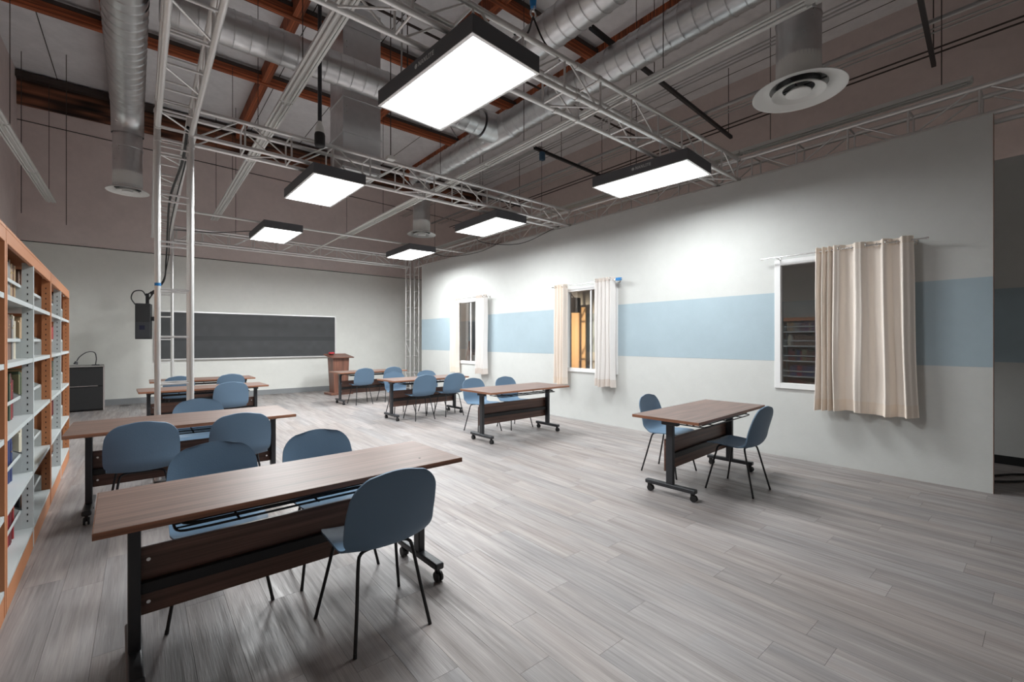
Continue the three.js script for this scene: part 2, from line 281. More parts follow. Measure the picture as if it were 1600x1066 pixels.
for (const [x, z, l] of [[TX, -5.99, 'flat steel base plate under the front truss tower'], [TX + 0.12, -12.25, 'flat steel base plate under the far truss tower by the chalkboard'], [6.29, -12.25, 'flat steel base plate under the corner truss tower']]) single('base_plate', rbox(0.34, 0.012, 0.34, x, 0.006, z, 0.003), M.greySteel, l, 'base plate');
// blue tape on the front tower
single('tape_band', new THREE.CylinderGeometry(0.0275, 0.0275, 0.03, 16, 1, true).translate(TX - 0.14, 2.03, -5.85), M.blueTape, 'blue tape band around the front tower post', 'tape');
// pipe carrying the far pair of panels
for (const [a, b, l] of [[0.42, 2.35, 'thin white pipe carrying the far left light panel'], [2.38, 6.3, 'thin white pipe carrying the far right light panel']]) single('light_pipe', rod(V(a, 3.66, -9.40), V(b, 3.66, -9.40), 0.02, 12), M.whiteSteel, l, 'pipe');
single('light_pipe', rod(V(3.35, 3.72, -6.2), V(3.35, 3.72, -12.1), 0.018, 10), M.whiteSteel, 'thin white pipe running from the second truss to the far truss', 'pipe');

// ================================================================= DUCTS
function spiral(len, r, pitch = 0.17) {                        // lathe along +y with raised seams
  const pts = []; let y = 0; pts.push(new THREE.Vector2(r, 0));
  while (y + pitch < len) { y += pitch; pts.push(new THREE.Vector2(r, y - 0.016), new THREE.Vector2(r + 0.007, y - 0.012), new THREE.Vector2(r - 0.006, y - 0.008), new THREE.Vector2(r + 0.007, y - 0.004), new THREE.Vector2(r, y)); }
  pts.push(new THREE.Vector2(r, len)); const g = new THREE.LatheGeometry(pts, 36); const uv = g.attributes.uv, p = g.attributes.position;
  for (let i = 0; i < uv.count; i++) uv.setXY(i, uv.getX(i) * 2 * Math.PI * r / 0.6, p.getY(i) / 0.6); return g;
}
function along(g, a, b) { const d = V().subVectors(b, a).normalize(); return g.applyQuaternion(new THREE.Quaternion().setFromUnitVectors(V(0, 1, 0), d)).translate(a.x, a.y, a.z); }
function duct(label, a, b, r) { return tag(put(numbered('spiral_duct'), along(spiral(a.distanceTo(b), r), a, b), M.galv, scene), label, 'duct', 'spiral air ducts'); }
const DH = 5.1, DR = 0.2;
{
  const o = thing('spiral_duct', 'spiral duct running overhead along the left side and turning down', 'duct', [0, DH, 0], 0, 'spiral air ducts');
  put('duct_body', along(spiral(11.6, DR), V(-0.05, 0, 2.6), V(-0.15, 0, -9.0)), M.galv, o);
  const el = []; for (let k = 0; k <= 8; k++) { const a = k / 8 * Math.PI / 2; el.push(V(-0.15, -0.38 + 0.38 * Math.cos(a), -9.0 - 0.38 * Math.sin(a))); }
  put('elbow', tube(el, DR + 0.002, 10, 32), M.galv, o);
}
duct('spiral duct crossing from the left duct toward the central junction', V(0.16, DH, -6.12), V(4.36, DH, -6.12), DR);
{
  const o = thing('spiral_duct', 'long spiral duct along the window side', 'duct', [4.8, DH, 0], 0, 'spiral air ducts');
  put('duct_body', along(spiral(11.7, DR + 0.01), V(0, 0, 2.6), V(0, 0, -9.1)), M.galv, o);
  put('tee_saddle', [rod(V(-0.42, 0, -6.12), V(-0.12, 0, -6.12), 0.235, 28), along(new THREE.LatheGeometry([[0.21, 0], [0.232, 0.02], [0.232, 0.68], [0.21, 0.7]].map(p => new THREE.Vector2(...p)), 36), V(0, 0, -5.77), V(0, 0, -6.47))], M.galv, o);
  put('end_cap', rod(V(0, 0, -9.1), V(0, 0, -9.12), DR + 0.012, 28), M.galv, o);
}
duct('short spiral duct nearest the viewpoint above the nearest light panel', V(3.72, DH, 2.6), V(3.72, DH, -5.9), DR);
function diffuser(x, y, z, top, R, label) {
  const t = thing('air_diffuser', label, 'air diffuser', [x, y, z], 0, 'round ceiling air diffusers');
  put('drop_duct', spiral(top - y - 0.08, 0.185, 0.6).translate(0, 0.08, 0), M.galv, t);
  const ring = (r0, r1, y0, y1, n = 8) => { const p = []; for (let k = 0; k <= n; k++) { const a = k / n; p.push(new THREE.Vector2(r0 + (r1 - r0) * a, y0 + (y1 - y0) * (1 - Math.cos(a * Math.PI / 2)))); } for (let k = n; k >= 0; k--) { const q = p[k]; p.push(new THREE.Vector2(q.x, q.y + 0.008)); } p.push(p[0].clone()); return new THREE.LatheGeometry(p, 44); };
  put('outer_ring', ring(R * 0.62, R, 0.05, 0), M.whiteSteel, t);
  put('collar', new THREE.LatheGeometry([new THREE.Vector2(0.185, 0.3), new THREE.Vector2(0.187, 0.1), new THREE.Vector2(R * 0.64, 0.055)], 40), M.whiteSteel, t);
  put('middle_cone', ring(R * 0.34, R * 0.58, 0.035, -0.012), M.whiteSteel, t);
  put('inner_cone', new THREE.LatheGeometry([new THREE.Vector2(0.0001, -0.02), new THREE.Vector2(R * 0.27, -0.012), new THREE.Vector2(R * 0.28, -0.005), new THREE.Vector2(R * 0.15, 0.04), new THREE.Vector2(0.0001, 0.045)], 40), M.whiteSteel, t);
  put('throat', new THREE.CylinderGeometry(0.18, 0.18, 0.004, 32).translate(0, 0.085, 0), M.blackPlastic, t);
  put('spider', [box(R * 1.2, 0.01, 0.012, 0, 0.05, 0), box(0.012, 0.01, R * 1.2, 0, 0.05, 0)], M.greySteel, t);
  return t;
}
diffuser(4.79, 3.80, -1.53, 4.885, 0.385, 'large round white air diffuser on the right, nearest');
diffuser(-0.15, 3.82, -9.38, 4.74, 0.27, 'round white air diffuser on the left beyond the front tower');
diffuser(4.79, 3.80, -8.90, 4.885, 0.31, 'small far round white air diffuser above the window wall side');
{
  const t = thing('plenum_duct', 'rectangular sheet metal duct dropping from the roof behind the second truss', 'duct', [2.7, 4.12, -7.25]);
  put('sheet_body', boxUV(span(-0.3, 0.3, 0, 6.69 - 4.12, -0.3, 0.3)), M.galv, t);
  for (const y of [0.02, 0.55, 1.1, 1.65, 2.2]) put('flange', [span(-0.315, 0.315, y, y + 0.03, 0.3, 0.315), span(-0.315, -0.3, y, y + 0.03, -0.3, 0.3), span(0.3, 0.315, y, y + 0.03, -0.3, 0.3)], M.galv, t);
}
// strip light fixtures (switched off), hung on rods
function strip(x, y, z0, z1, label, hang) {
  const t = thing('strip_fixture', label, 'strip light', [x, y, 0], 0, 'unlit white strip fixtures');
  put('channel', [span(-0.05, 0.05, 0.0, 0.045, z0, z1)], M.whiteSteel, t);
  const n = Math.max(1, Math.round((z1 - z0) / 2.4)), st = (z1 - z0) / n;
  for (let k = 0; k < n; k++) { const a = z0 + k * st + 0.012, b = z0 + (k + 1) * st - 0.012; put('reflector', [span(-0.075, -0.052, -0.012, 0.02, a, b), span(0.052, 0.075, -0.012, 0.02, a, b)], M.whiteSteel, t); put('bare_tube', [rod(V(-0.028, -0.016, a + 0.03), V(-0.028, -0.016, b - 0.03), 0.013, 8), rod(V(0.028, -0.016, a + 0.03), V(0.028, -0.016, b - 0.03), 0.013, 8)], M.whiteSteel, t); }
  for (const z of hang) rodMesh('hanger', V(0, 0.045, z), V(0, 6.69 - y, z), 0.005, M.darkPipe, t, 6);
}
strip(-1.40, 4.3, -13.1, -2.2, 'white strip fixture hanging near the left warehouse wall', [-12.8, -9.3, -6.9, -4.5, -2.4]);
strip(1.36, 4.34, -12.8, 1.0, 'white strip fixture crossing above the trusses at left centre', [-12.4, -10.0, -7.6, -5.2, -2.8]);
strip(4.38, 4.34, -12.8, 1.0, 'white strip fixture running beside the long window-side duct', [-12.4, -10.0, -7.4, -5.0, -2.7]);
strip(7.02, 4.3, -12.8, -0.55, 'white strip fixture behind the top of the window wall', [-12.2, -9.8, -7.4, -5.0, -2.6, -0.8]);
// conduits, pipes and struts under the roof
const SH = 5.40;
[[6.40, 0.010, 'leftmost of the three thin conduits laid on the black struts'], [6.48, 0.010, 'middle one of the three thin conduits laid on the black struts'], [6.56, 0.010, 'rightmost of the three thin conduits laid on the black struts'], [7.80, 0.010, 'thin conduit just right of the thick grey pipe on the struts'], [7.90, 0.010, 'thin conduit second to the right of the thick grey pipe']].forEach(([x, r, label]) => single('conduit', rod(V(x, SH + 0.03 + r, ZB + 0.3), V(x, SH + 0.03 + r, ZN - 0.2), r, 8), M.conduit, label, 'conduit', 'conduits on the struts'));
single('sprinkler_pipe', rod(V(7.65, SH + 0.06, ZB + 0.1), V(7.65, SH + 0.06, ZN - 0.1), 0.03, 12), M.conduit, 'thick grey pipe carried by the black struts at the right', 'pipe');
[[8.35, 'left one of two dark cables on the right ends of the struts'], [8.50, 'right one of two dark cables on the right ends of the struts']].forEach(([x, label]) => single('roof_cable', rod(V(x, SH + 0.043, ZB + 0.1), V(x, SH + 0.043, ZN - 0.1), 0.013, 6), M.darkPipe, label, 'cable'));
[[4.35, 8.83, -3.70, 'black slotted strut running over the duct toward the window wall'], [6.20, 8.60, -6.75, 'black slotted strut beyond the long light panel'], [6.30, 8.75, -0.93, 'black slotted strut at the upper right corner'], [6.36, 8.60, -9.8, 'far black slotted strut near the chalkboard wall']].forEach(([x0, x1, z, label]) => {
  const t = thing('strut', label, 'strut', [x0, SH, z], 0.06, 'black conduit struts'), L = x1 - x0;
  put('channel', [span(0, L, -0.028, -0.022, -0.025, 0.025), span(0, L, -0.022, 0.028, -0.025, -0.019), span(0, L, -0.022, 0.028, 0.019, 0.025)], M.blackSteel, t);
  for (const k of [0.35, 0.97]) rodMesh('hanger', V(L * k, 0, 0), V(L * k, 6.69 - SH, 0), 0.007, M.darkPipe, t, 6);
});
single('sprinkler_pipe', rod(V(XL, 6.62, -6.7), V(XO, 6.62, -6.7), 0.022, 10), M.darkPipe, 'dark pipe crossing under the roof near the rectangular duct', 'pipe');
// vertical hanger rods seen against the far wall and roof
[[-1.75, 3.9, -12.6, 'thin hanger rod closest to the left warehouse wall'], [-1.1, 3.7, -12.2, 'thin hanger rod second from the left warehouse wall'], [0.95, 4.0, -12.6, 'thin hanger rod just right of the front tower, left of a pair'], [1.75, 3.9, -12.4, 'thin hanger rod right of the pair beside the front tower'], [3.1, 4.4, -10.4, 'thin hanger rod right of the rectangular duct'], [5.9, 4.1, -4.1, 'thin hanger rod near the black strut over the window wall'], [2.2, 4.3, -4.4, 'thin hanger rod left of the nearest light panel']].forEach(([x, y, z, label]) => single('hanger_rod', rod(V(x, y, z), V(x, HC, z), 0.006, 6), M.darkPipe, label, 'rod', 'thin hanger rods'));
// sway braces, a junction box and short conduits under the roof
[[V(0.62, 5.32, -6.1), V(1.35, 6.68, -6.9), 'thin diagonal brace left of the sloping strip fixture'], [V(2.95, 5.3, -6.1), V(2.7, 6.68, -5.52), 'steep grey conduit between duct and roof beside the nearest light panel'], [V(4.62, 5.3, -7.2), V(4.1, 6.68, -7.75), 'thin diagonal brace above the far end of the window-side duct']].forEach(([a, b, label]) => single('sway_brace', rod(a, b, 0.012, 6), M.conduit, label, 'brace'));
{
  const t = thing('junction_box', 'small blue electrical box under the strut beyond the second truss', 'junction box', [6.42, SH - 0.2, -6.75]); put('case', rbox(0.10, 0.17, 0.08, 0, 0.085, 0, 0.006), mat(lin(0.03, 0.09, 0.16), 0.5), t); put('cover', rbox(0.085, 0.15, 0.006, 0, 0.085, 0.042, 0.002), mat(lin(0.04, 0.11, 0.19), 0.45), t);
  const k = [V(6.3, SH + 0.04, -9.6), V(6.3, SH + 0.0, -8.6), V(6.36, SH + 0.02, -7.6), V(6.38, SH + 0.041, -6.7)];
  [0, 1, 2].forEach(i => single('bent_conduit', tube(k.map((p, j) => V(p.x - 0.04 * i - 0.12 * i * (j === 0 ? 1 : j === 1 ? 0.6 : 0), p.y, p.z)), 0.011, 30, 6), M.conduit, ['right one of three bent conduits beyond the second truss', 'middle one of three bent conduits beyond the second truss', 'left one of three bent conduits beyond the second truss'][i], 'conduit', 'bent conduits'));
}
// chain hoist sling above the nearest truss
{
  const t = thing('lifting_sling', 'cable sling with blue collar holding the nearest truss', 'sling', [2.62, 3.9, -2.87]);
  put('sling_leg', tube([V(-0.32, 0, 0.13), V(-0.15, 0.1, 0.08), V(0, 0.36, 0)], 0.008, 16, 6), M.cable, t);
  put('sling_leg', tube([V(0.2, 0, 0.13), V(0.08, 0.14, 0.06), V(0, 0.36, 0)], 0.008, 16, 6), M.cable, t);
  put('shackle', [new THREE.TorusGeometry(0.03, 0.008, 8, 16).translate(0, 0.385, 0), new THREE.TorusGeometry(0.02, 0.007, 8, 16).rotateY(1.4).translate(0, 0.43, 0)], M.chrome, t);
  put('collar', new THREE.CylinderGeometry(0.03, 0.024, 0.06, 16).translate(0, 0.47, 0), M.blueTape, t);
  put('chain', rod(V(0, 0.48, 0), V(0, 6.69 - 3.9, 0), 0.012, 8), M.chrome, t);
}
// hanging camera on a pole and a small white sensor
{
  const t = thing('hanging_camera', 'black camera head hanging on a pole above the second truss light', 'camera', [1.55, 3.62, -5.24]);
  put('camera_head', new THREE.LatheGeometry([[0.0001, 0], [0.045, 0.004], [0.056, 0.03], [0.056, 0.14], [0.05, 0.16], [0.0001, 0.165]].map(p => new THREE.Vector2(...p)), 24), M.blackPlastic, t);
  put('white_shroud', new THREE.LatheGeometry([[0.05, 0.16], [0.045, 0.22], [0.022, 0.28], [0.02, 0.30]].map(p => new THREE.Vector2(...p)), 20), M.whiteSteel, t);
  rodMesh('pole', V(0, 0.29, 0), V(0, 6.69 - 3.62, 0), 0.022, M.greySteel, t, 12);
  const s = thing('sensor_box', 'small white sensor box hanging on a thin rod by the rectangular duct', 'sensor', [2.58, 3.87, -5.65]);
  put('sensor_case', rbox(0.11, 0.05, 0.09, 0, 0.025, 0, 0.008), M.whiteSteel, s); rodMesh('rod', V(0, 0.05, 0), V(0, 6.69 - 3.87, 0), 0.006, M.darkPipe, s, 6);
}

// ================================================================= FURNITURE
// chair: facing +z, origin on the floor under the seat centre
function shellGeo() {
  const prof = new THREE.CatmullRomCurve3([[0.225, 0.432], [0.20, 0.448], [0.12, 0.452], [0.0, 0.444], [-0.10, 0.44], [-0.165, 0.455], [-0.197, 0.505], [-0.213, 0.58], [-0.23, 0.68], [-0.245, 0.77], [-0.257, 0.838]].map(([z, y]) => V(0, y, z)), false, 'centripetal');
  const N = 52, K = 16, P = [], Lt = prof.getLength(), th = 0.010;
  const smooth = (a, b, x) => { const t = Math.min(1, Math.max(0, (x - a) / (b - a))); return t * t * (3 - 2 * t); };
  for (let i = 0; i <= N; i++) {
    let s = i / N; s = s + 0.055 * Math.sin(2 * Math.PI * s) * -1;            // denser near both ends
    const c = prof.getPointAt(Math.min(1, Math.max(0, s))), tg = prof.getTangentAt(Math.min(1, Math.max(0, s))), len = s * Lt, back = smooth(0.40, 0.52, s);
    const nrm = V(0, tg.z, -tg.y).multiplyScalar(-1);                          // towards the sitter
    if (nrm.y + nrm.z < 0) nrm.multiplyScalar(-1);
    let w = 0.222 * (1 - back) + 0.232 * back - 0.022 * Math.exp(-Math.pow((s - 0.49) / 0.055, 2)) - 0.018 * smooth(0.7, 1, s);
    const rF = 0.085, rB = 0.125, dF = len, dB = Lt - len;
    if (dF < rF) w -= rF * 0.75 * (1 - Math.sqrt(Math.max(0, 1 - Math.pow(1 - dF / rF, 2))));
    if (dB < rB) w -= rB * (1 - Math.sqrt(Math.max(0, 1 - Math.pow(1 - dB / rB, 2))));
    const cup = 0.014 * (1 - back) + 0.034 * back * (1 - 0.8 * smooth(0.62, 1, s));
    const row = [], crown = 0.013 * smooth(0.6, 1, s); for (let k = 0; k <= K; k++) { const u = k / K * 2 - 1; const p = V(u * w, c.y, c.z).addScaledVector(nrm, cup * Math.pow(Math.abs(u), 2.4)).addScaledVector(tg, -crown * u * u); row.push([p, nrm]); } P.push(row);
  }
  const pos = [], uv = [], idx = [], w = K + 1, layer = (N + 1) * w;
  for (const o of [0, -th]) P.forEach((row, i) => row.forEach(([p, n], k) => { const edge = o; pos.push(p.x, p.y + n.y * edge, p.z + n.z * edge); uv.push(k / K * 0.46, i / N * 0.9); }));
  for (let i = 0; i < N; i++) for (let k = 0; k < K; k++) { const a = i * w + k, b = a + 1, c = a + w, d = c + 1; idx.push(a, b, c, b, d, c); idx.push(layer + a, layer + c, layer + b, layer + b, layer + c, layer + d); }
  const rim = []; for (let k = 0; k < K; k++) rim.push(k); for (let i = 0; i < N; i++) rim.push(i * w + K); for (let k = K; k > 0; k--) rim.push(N * w + k); for (let i = N; i > 0; i--) rim.push(i * w);
  const base = pos.length / 3, cp = k => [pos[k * 3], pos[k * 3 + 1], pos[k * 3 + 2]];
  for (const a of rim) { pos.push(...cp(a), ...cp(layer + a)); uv.push(0, 0, 0, 0); }
  rim.forEach((a, i) => { const p = base + 2 * i, q = base + 2 * ((i + 1) % rim.length); idx.push(p, p + 1, q, q, p + 1, q + 1); });
  const g = new THREE.BufferGeometry(); g.setAttribute('position', new THREE.Float32BufferAttribute(pos, 3)); g.setAttribute('uv', new THREE.Float32BufferAttribute(uv, 2)); g.setIndex(idx); g.computeVertexNormals(); return g;
}
function makeChair() {
  const t = new THREE.Group(); t.name = 'chair_source';
  put('shell', shellGeo(), M.chair, t);
  const legG = (sx, f) => f ? merge([tube([V(sx * 0.07, 0.424, 0.10), V(sx * 0.135, 0.424, 0.118), V(sx * 0.162, 0.412, 0.126), V(sx * 0.17, 0.385, 0.131), V(sx * 0.203, 0.19, 0.172), V(sx * 0.236, 0.0, 0.212)], 0.0085, 30, 8), rod(V(sx * 0.236, 0, 0.212), V(sx * 0.2325, 0.02, 0.2078), 0.0095, 8)])
    : merge([tube([V(sx * 0.06, 0.422, -0.09), V(sx * 0.115, 0.422, -0.108), V(sx * 0.135, 0.41, -0.118), V(sx * 0.142, 0.385, -0.125), V(sx * 0.168, 0.19, -0.172), V(sx * 0.195, 0.0, -0.218)], 0.0085, 30, 8), rod(V(sx * 0.195, 0, -0.218), V(sx * 0.1922, 0.02, -0.2132), 0.0095, 8)]);
  for (const f of [1, 0]) for (const s of [-1, 1]) put('leg', legG(s, f), M.blackSteel, t);
  put('seat_frame', [rod(V(-0.08, 0.424, 0.10), V(0.08, 0.424, 0.10), 0.0085), rod(V(-0.07, 0.422, -0.09), V(0.07, 0.422, -0.09), 0.0085), box(0.03, 0.006, 0.2, -0.05, 0.431, 0), box(0.03, 0.006, 0.2, 0.05, 0.431, 0)], M.blackSteel, t);
  return t;
}
const chair0 = makeChair();
const CH = 'blue plastic chair ';
[ // x, z, turn in degrees (0 faces +z), label
  [0.945, -2.25, 181, CH + 'in the foreground, turned away, at the nearest table', 0],
  [0.34, -3.00, -1, CH + 'behind the nearest table, its left chair', 0],
  [0.95, -3.00, 2, CH + 'behind the nearest table, its right chair', 0],
  [0.02, -4.67, 179, CH + 'at the second table, turned away, closest to the bookcase', 0],
  [0.68, -4.68, 178, CH + 'at the second table, turned away, right one', 0],
  [0.48, -5.56, 0, CH + 'on the far side of the second table beside the tower', 0],
  [1.06, -8.12, 180, CH + 'turned away at the third left table', 0],
  [1.31, -10.05, 181, CH + 'turned away at the fourth left table, right one', 0],
  [0.53, -10.02, 180, CH + 'at the fourth left table, seen through the tower', 0],
  [3.93, -10.20, 180, CH + 'turned away at the farthest right table next to the lectern', 0],
  [4.66, -10.27, 178, CH + 'turned away at the farthest right table, right one', 0],
  [4.02, -7.53, 178, CH + 'turned away at the middle right table, left one', 0],
  [4.68, -7.56, 176, CH + 'turned away at the middle right table beside the window curtain', 0],
  [3.95, -8.22, 3, CH + 'behind the left end of the middle right table, facing the viewer', 0],
  [4.62, -8.14, 0, CH + 'behind the middle right table, facing the viewer, nearer the windows', 0],
  [4.25, -5.88, 2, CH + 'behind the left end of the third right table, facing the viewer', 0],
  [4.86, -5.80, 0, CH + 'behind the centre of the third right table, facing the viewer', 0],
  [4.53, -1.97, 180, CH + 'turned away at the table closest to the wide curtain', 0],
  [4.53, -2.73, 4, CH + 'facing the viewer behind the table closest to the wide curtain', 0],
].forEach(([x, z, a, label]) => { const c = chair0.clone(); c.name = numbered('shell_chair'); c.position.set(x, 0, z); c.rotation.y = a * dg; scene.add(c); c.traverse(o => { if (o.isMesh) o.castShadow = o.receiveShadow = true; }); c.userData = { label, category: 'chair', group: 'blue shell chairs' }; });

// folding training table, length on x, width on z
function table(x, z, turn, L, W, label) {
  const t = thing('training_table', label, 'table', [x, 0, z], turn * dg, 'wheeled training tables'), H = 0.74, th = 0.028, lx = L / 2 - 0.125;
  put('table_top', boxUV(rbox(L - 0.004, th, W - 0.004, 0, H - th / 2, 0, 0.002)), M.tableTop, t);
  put('edge_band', boxUV(merge([span(-L / 2, L / 2, H - th + 0.001, H - 0.0015, W / 2 - 0.002, W / 2), span(-L / 2, L / 2, H - th + 0.001, H - 0.0015, -W / 2, -W / 2 + 0.002), span(-L / 2, -L / 2 + 0.002, H - th + 0.001, H - 0.0015, -W / 2, W / 2), span(L / 2 - 0.002, L / 2, H - th + 0.001, H - 0.0015, -W / 2, W / 2)])), M.edge, t);
  for (const s of [-1, 1]) {
    put('leg', [rbox(0.045, 0.62, 0.07, s * lx, 0.39, 0, 0.008), rbox(0.05, 0.05, 0.16, s * lx, 0.685, 0, 0.006)], M.greySteel, t);
    const f = put('foot', rbox(0.06, 0.04, 0.50, s * lx, 0.092, 0, 0.012, 3), M.greySteel, t);
    for (const q of [-1, 1]) { const z0 = q * 0.215; put('caster', [new THREE.CylinderGeometry(0.029, 0.029, 0.013, 20).rotateZ(Math.PI / 2).translate(s * lx - 0.013, 0.029, z0 + 0.012), new THREE.CylinderGeometry(0.029, 0.029, 0.013, 20).rotateZ(Math.PI / 2).translate(s * lx + 0.013, 0.029, z0 + 0.012), rbox(0.02, 0.05, 0.036, s * lx, 0.050, z0, 0.006), rod(V(s * lx, 0.05, z0), V(s * lx, 0.08, z0), 0.009)], M.blackPlastic, f); }
  }
  put('modesty_panel', boxUV(rbox(2 * lx + 0.036, 0.30, 0.018, 0, 0.375, -0.046, 0.002)), M.modesty, t);
  put('cross_rail', rbox(2 * lx - 0.04, 0.052, 0.03, 0, 0.355, -0.018, 0.006), M.blackSteel, t);
  put('top_beam', [rbox(2 * lx - 0.03, 0.04, 0.05, 0, 0.688, -0.03, 0.006)], M.blackSteel, t);
  for (const s of [-1, 1]) for (const y of [0.28, 0.47]) put('bolt', new THREE.CylinderGeometry(0.008, 0.009, 0.006, 12).rotateX(Math.PI / 2).translate(s * (lx - 0.05), y, -0.035), M.chrome, t);
  const a = lx - 0.13, y = 0.655, z0 = 0.02, z1 = W / 2 - 0.06, r = 0.0055;
  const loop = (d, yy) => tube([V(-a + d, yy, z0), V(-a + d, yy, z1 - d - 0.05), V(-a + d + 0.012, yy, z1 - d - 0.012), V(-a + d + 0.05, yy, z1 - d), V(0, yy, z1 - d), V(a - d - 0.05, yy, z1 - d), V(a - d - 0.012, yy, z1 - d - 0.012), V(a - d, yy, z1 - d - 0.05), V(a - d, yy, z0)], r, 80, 6);
  const wires = [loop(0, y), loop(0.02, y + 0.02)];
  for (const zz of [0.25, 0.5, 0.75]) wires.push(rod(V(-a, y, z0 + (z1 - z0) * zz), V(a, y, z0 + (z1 - z0) * zz), 0.004, 6));
  for (const k of [-0.6, 0, 0.6]) wires.push(rod(V(k * a, y - 0.004, z0), V(k * a, y - 0.004, z1), 0.005, 6), rod(V(k * a, y, z0), V(k * a, 0.712, z0), 0.006, 6));
  put('wire_shelf', wires, M.blackSteel, t);
  return t;
}
const TB = 'brown wheeled table ';
put('cable_hole', new THREE.CylinderGeometry(0.007, 0.007, 0.0015, 16).translate(0.62, 0.7407, 0.145), M.blackPlastic, table(0.68, -2.575, 1.6, 1.65, 0.60, TB + 'nearest the viewer, one chair in front of it'));
table(0.36, -5.09, 0, 1.62, 0.78, TB + 'second on the left, in front of the tower');
table(0.785, -8.42, 2, 1.63, 0.64, TB + 'third on the left, behind the tower');
table(0.93, -10.28, 0, 1.61, 0.68, TB + 'fourth on the left, closest to the chalkboard');
table(4.24, -10.48, 1, 1.64, 0.70, TB + 'farthest on the right, beside the lectern');
table(4.27, -7.81, 3, 1.66, 0.66, TB + 'on the right between the two far windows, four chairs around it');
table(4.47, -5.27, 1.5, 1.60, 0.74, TB + 'third on the right with two chairs behind it');
table(4.51, -2.32, 3, 1.62, 0.66, TB + 'by the wide curtain with a chair on each side');

// lectern
{
  const t = thing('lectern', 'reddish wooden lectern standing by the right end of the chalkboard', 'lectern', [4.18, 0, -12.45], 6 * dg);
  put('base', rbox(0.62, 0.06, 0.46, 0, 0.03, 0, 0.01), M.lectern, t);
  const swap = g => { boxUV(g); const uv = g.attributes.uv; for (let i = 0; i < uv.count; i++) uv.setXY(i, uv.getY(i), uv.getX(i)); return g; };
  const slab = (a, b, h0, h1, d0, d1) => new THREE.ExtrudeGeometry(new THREE.Shape([[-a, h0], [a, h0], [b, h1], [-b, h1]].map(p => new THREE.Vector2(...p))), { depth: d1 - d0, bevelEnabled: false }).translate(0, 0, d0);
  put('front_panel', swap(slab(0.19, 0.225, 0.06, 1.0, 0.13, 0.148)), M.lectern, t);
  put('body', swap(slab(0.165, 0.20, 0.06, 0.98, -0.12, 0.13)), M.lectern, t);
  for (const q of [-1, 1]) { const g = new THREE.ExtrudeGeometry(new THREE.Shape([[-0.15, 0.06], [0.13, 0.06], [0.13, 1.0], [-0.2, 1.0]].map(p => new THREE.Vector2(...p))), { depth: 0.018, bevelEnabled: false }).rotateY(-Math.PI / 2); const m = put('side_panel', swap(g), M.lectern, t); m.position.set(q > 0 ? 0.186 : -0.168, 0, 0); m.rotation.z = -q * 0.037; }
  put('top', boxUV(rbox(0.64, 0.025, 0.5, 0, 0, 0, 0.004)), M.lectern, t).position.set(0, 1.04, 0); t.children.at(-1).rotation.x = 0.16;
  put('top_lip', rbox(0.60, 0.03, 0.02, 0, 1.085, -0.23, 0.004), M.lectern, t);
  const r = thing('red_marker_box', 'small red object on top of the lectern', 'box', [4.02, 1.085, -12.56], 0.4); put('lid', rbox(0.13, 0.05, 0.08, 0, 0.035, 0, 0.01), mat(lin(0.55, 0.05, 0.06), 0.5), r); put('body', rbox(0.10, 0.02, 0.07, 0, 0.005, 0, 0.004), M.blackPlastic, r);
}
// chalkboard
{
  const t = thing('chalkboard', 'long dark grey chalkboard on the far wall', 'chalkboard', [2.36, 0.99, ZB]), w = 4.22, h = 1.19;
  put('slate', boxUV(span(-w / 2 + 0.02, w / 2 - 0.02, 0.02, h - 0.02, 0.006, 0.02), 0.25), M.board, t);
  put('wiped_band', span(-w / 2 + 0.02, w / 2 - 0.02, 0.47, 0.585, 0.0199, 0.0205), M.boardBand, t);
  put('frame_rail', span(-w / 2, w / 2, h - 0.03, h, 0.004, 0.032), M.alu, t); put('frame_rail', span(-w / 2, -w / 2 + 0.025, 0, h - 0.03, 0.004, 0.032), M.alu, t); put('frame_rail', span(w / 2 - 0.025, w / 2, 0, h - 0.03, 0.004, 0.032), M.alu, t);
  put('chalk_tray', [span(-w / 2 + 0.025, w / 2 - 0.025, 0, 0.03, 0.004, 0.03), span(-w / 2 + 0.025, w / 2 - 0.025, 0, 0.012, 0.03, 0.09), span(-w / 2 + 0.025, w / 2 - 0.025, 0.012, 0.028, 0.084, 0.09)], M.alu, t);
}
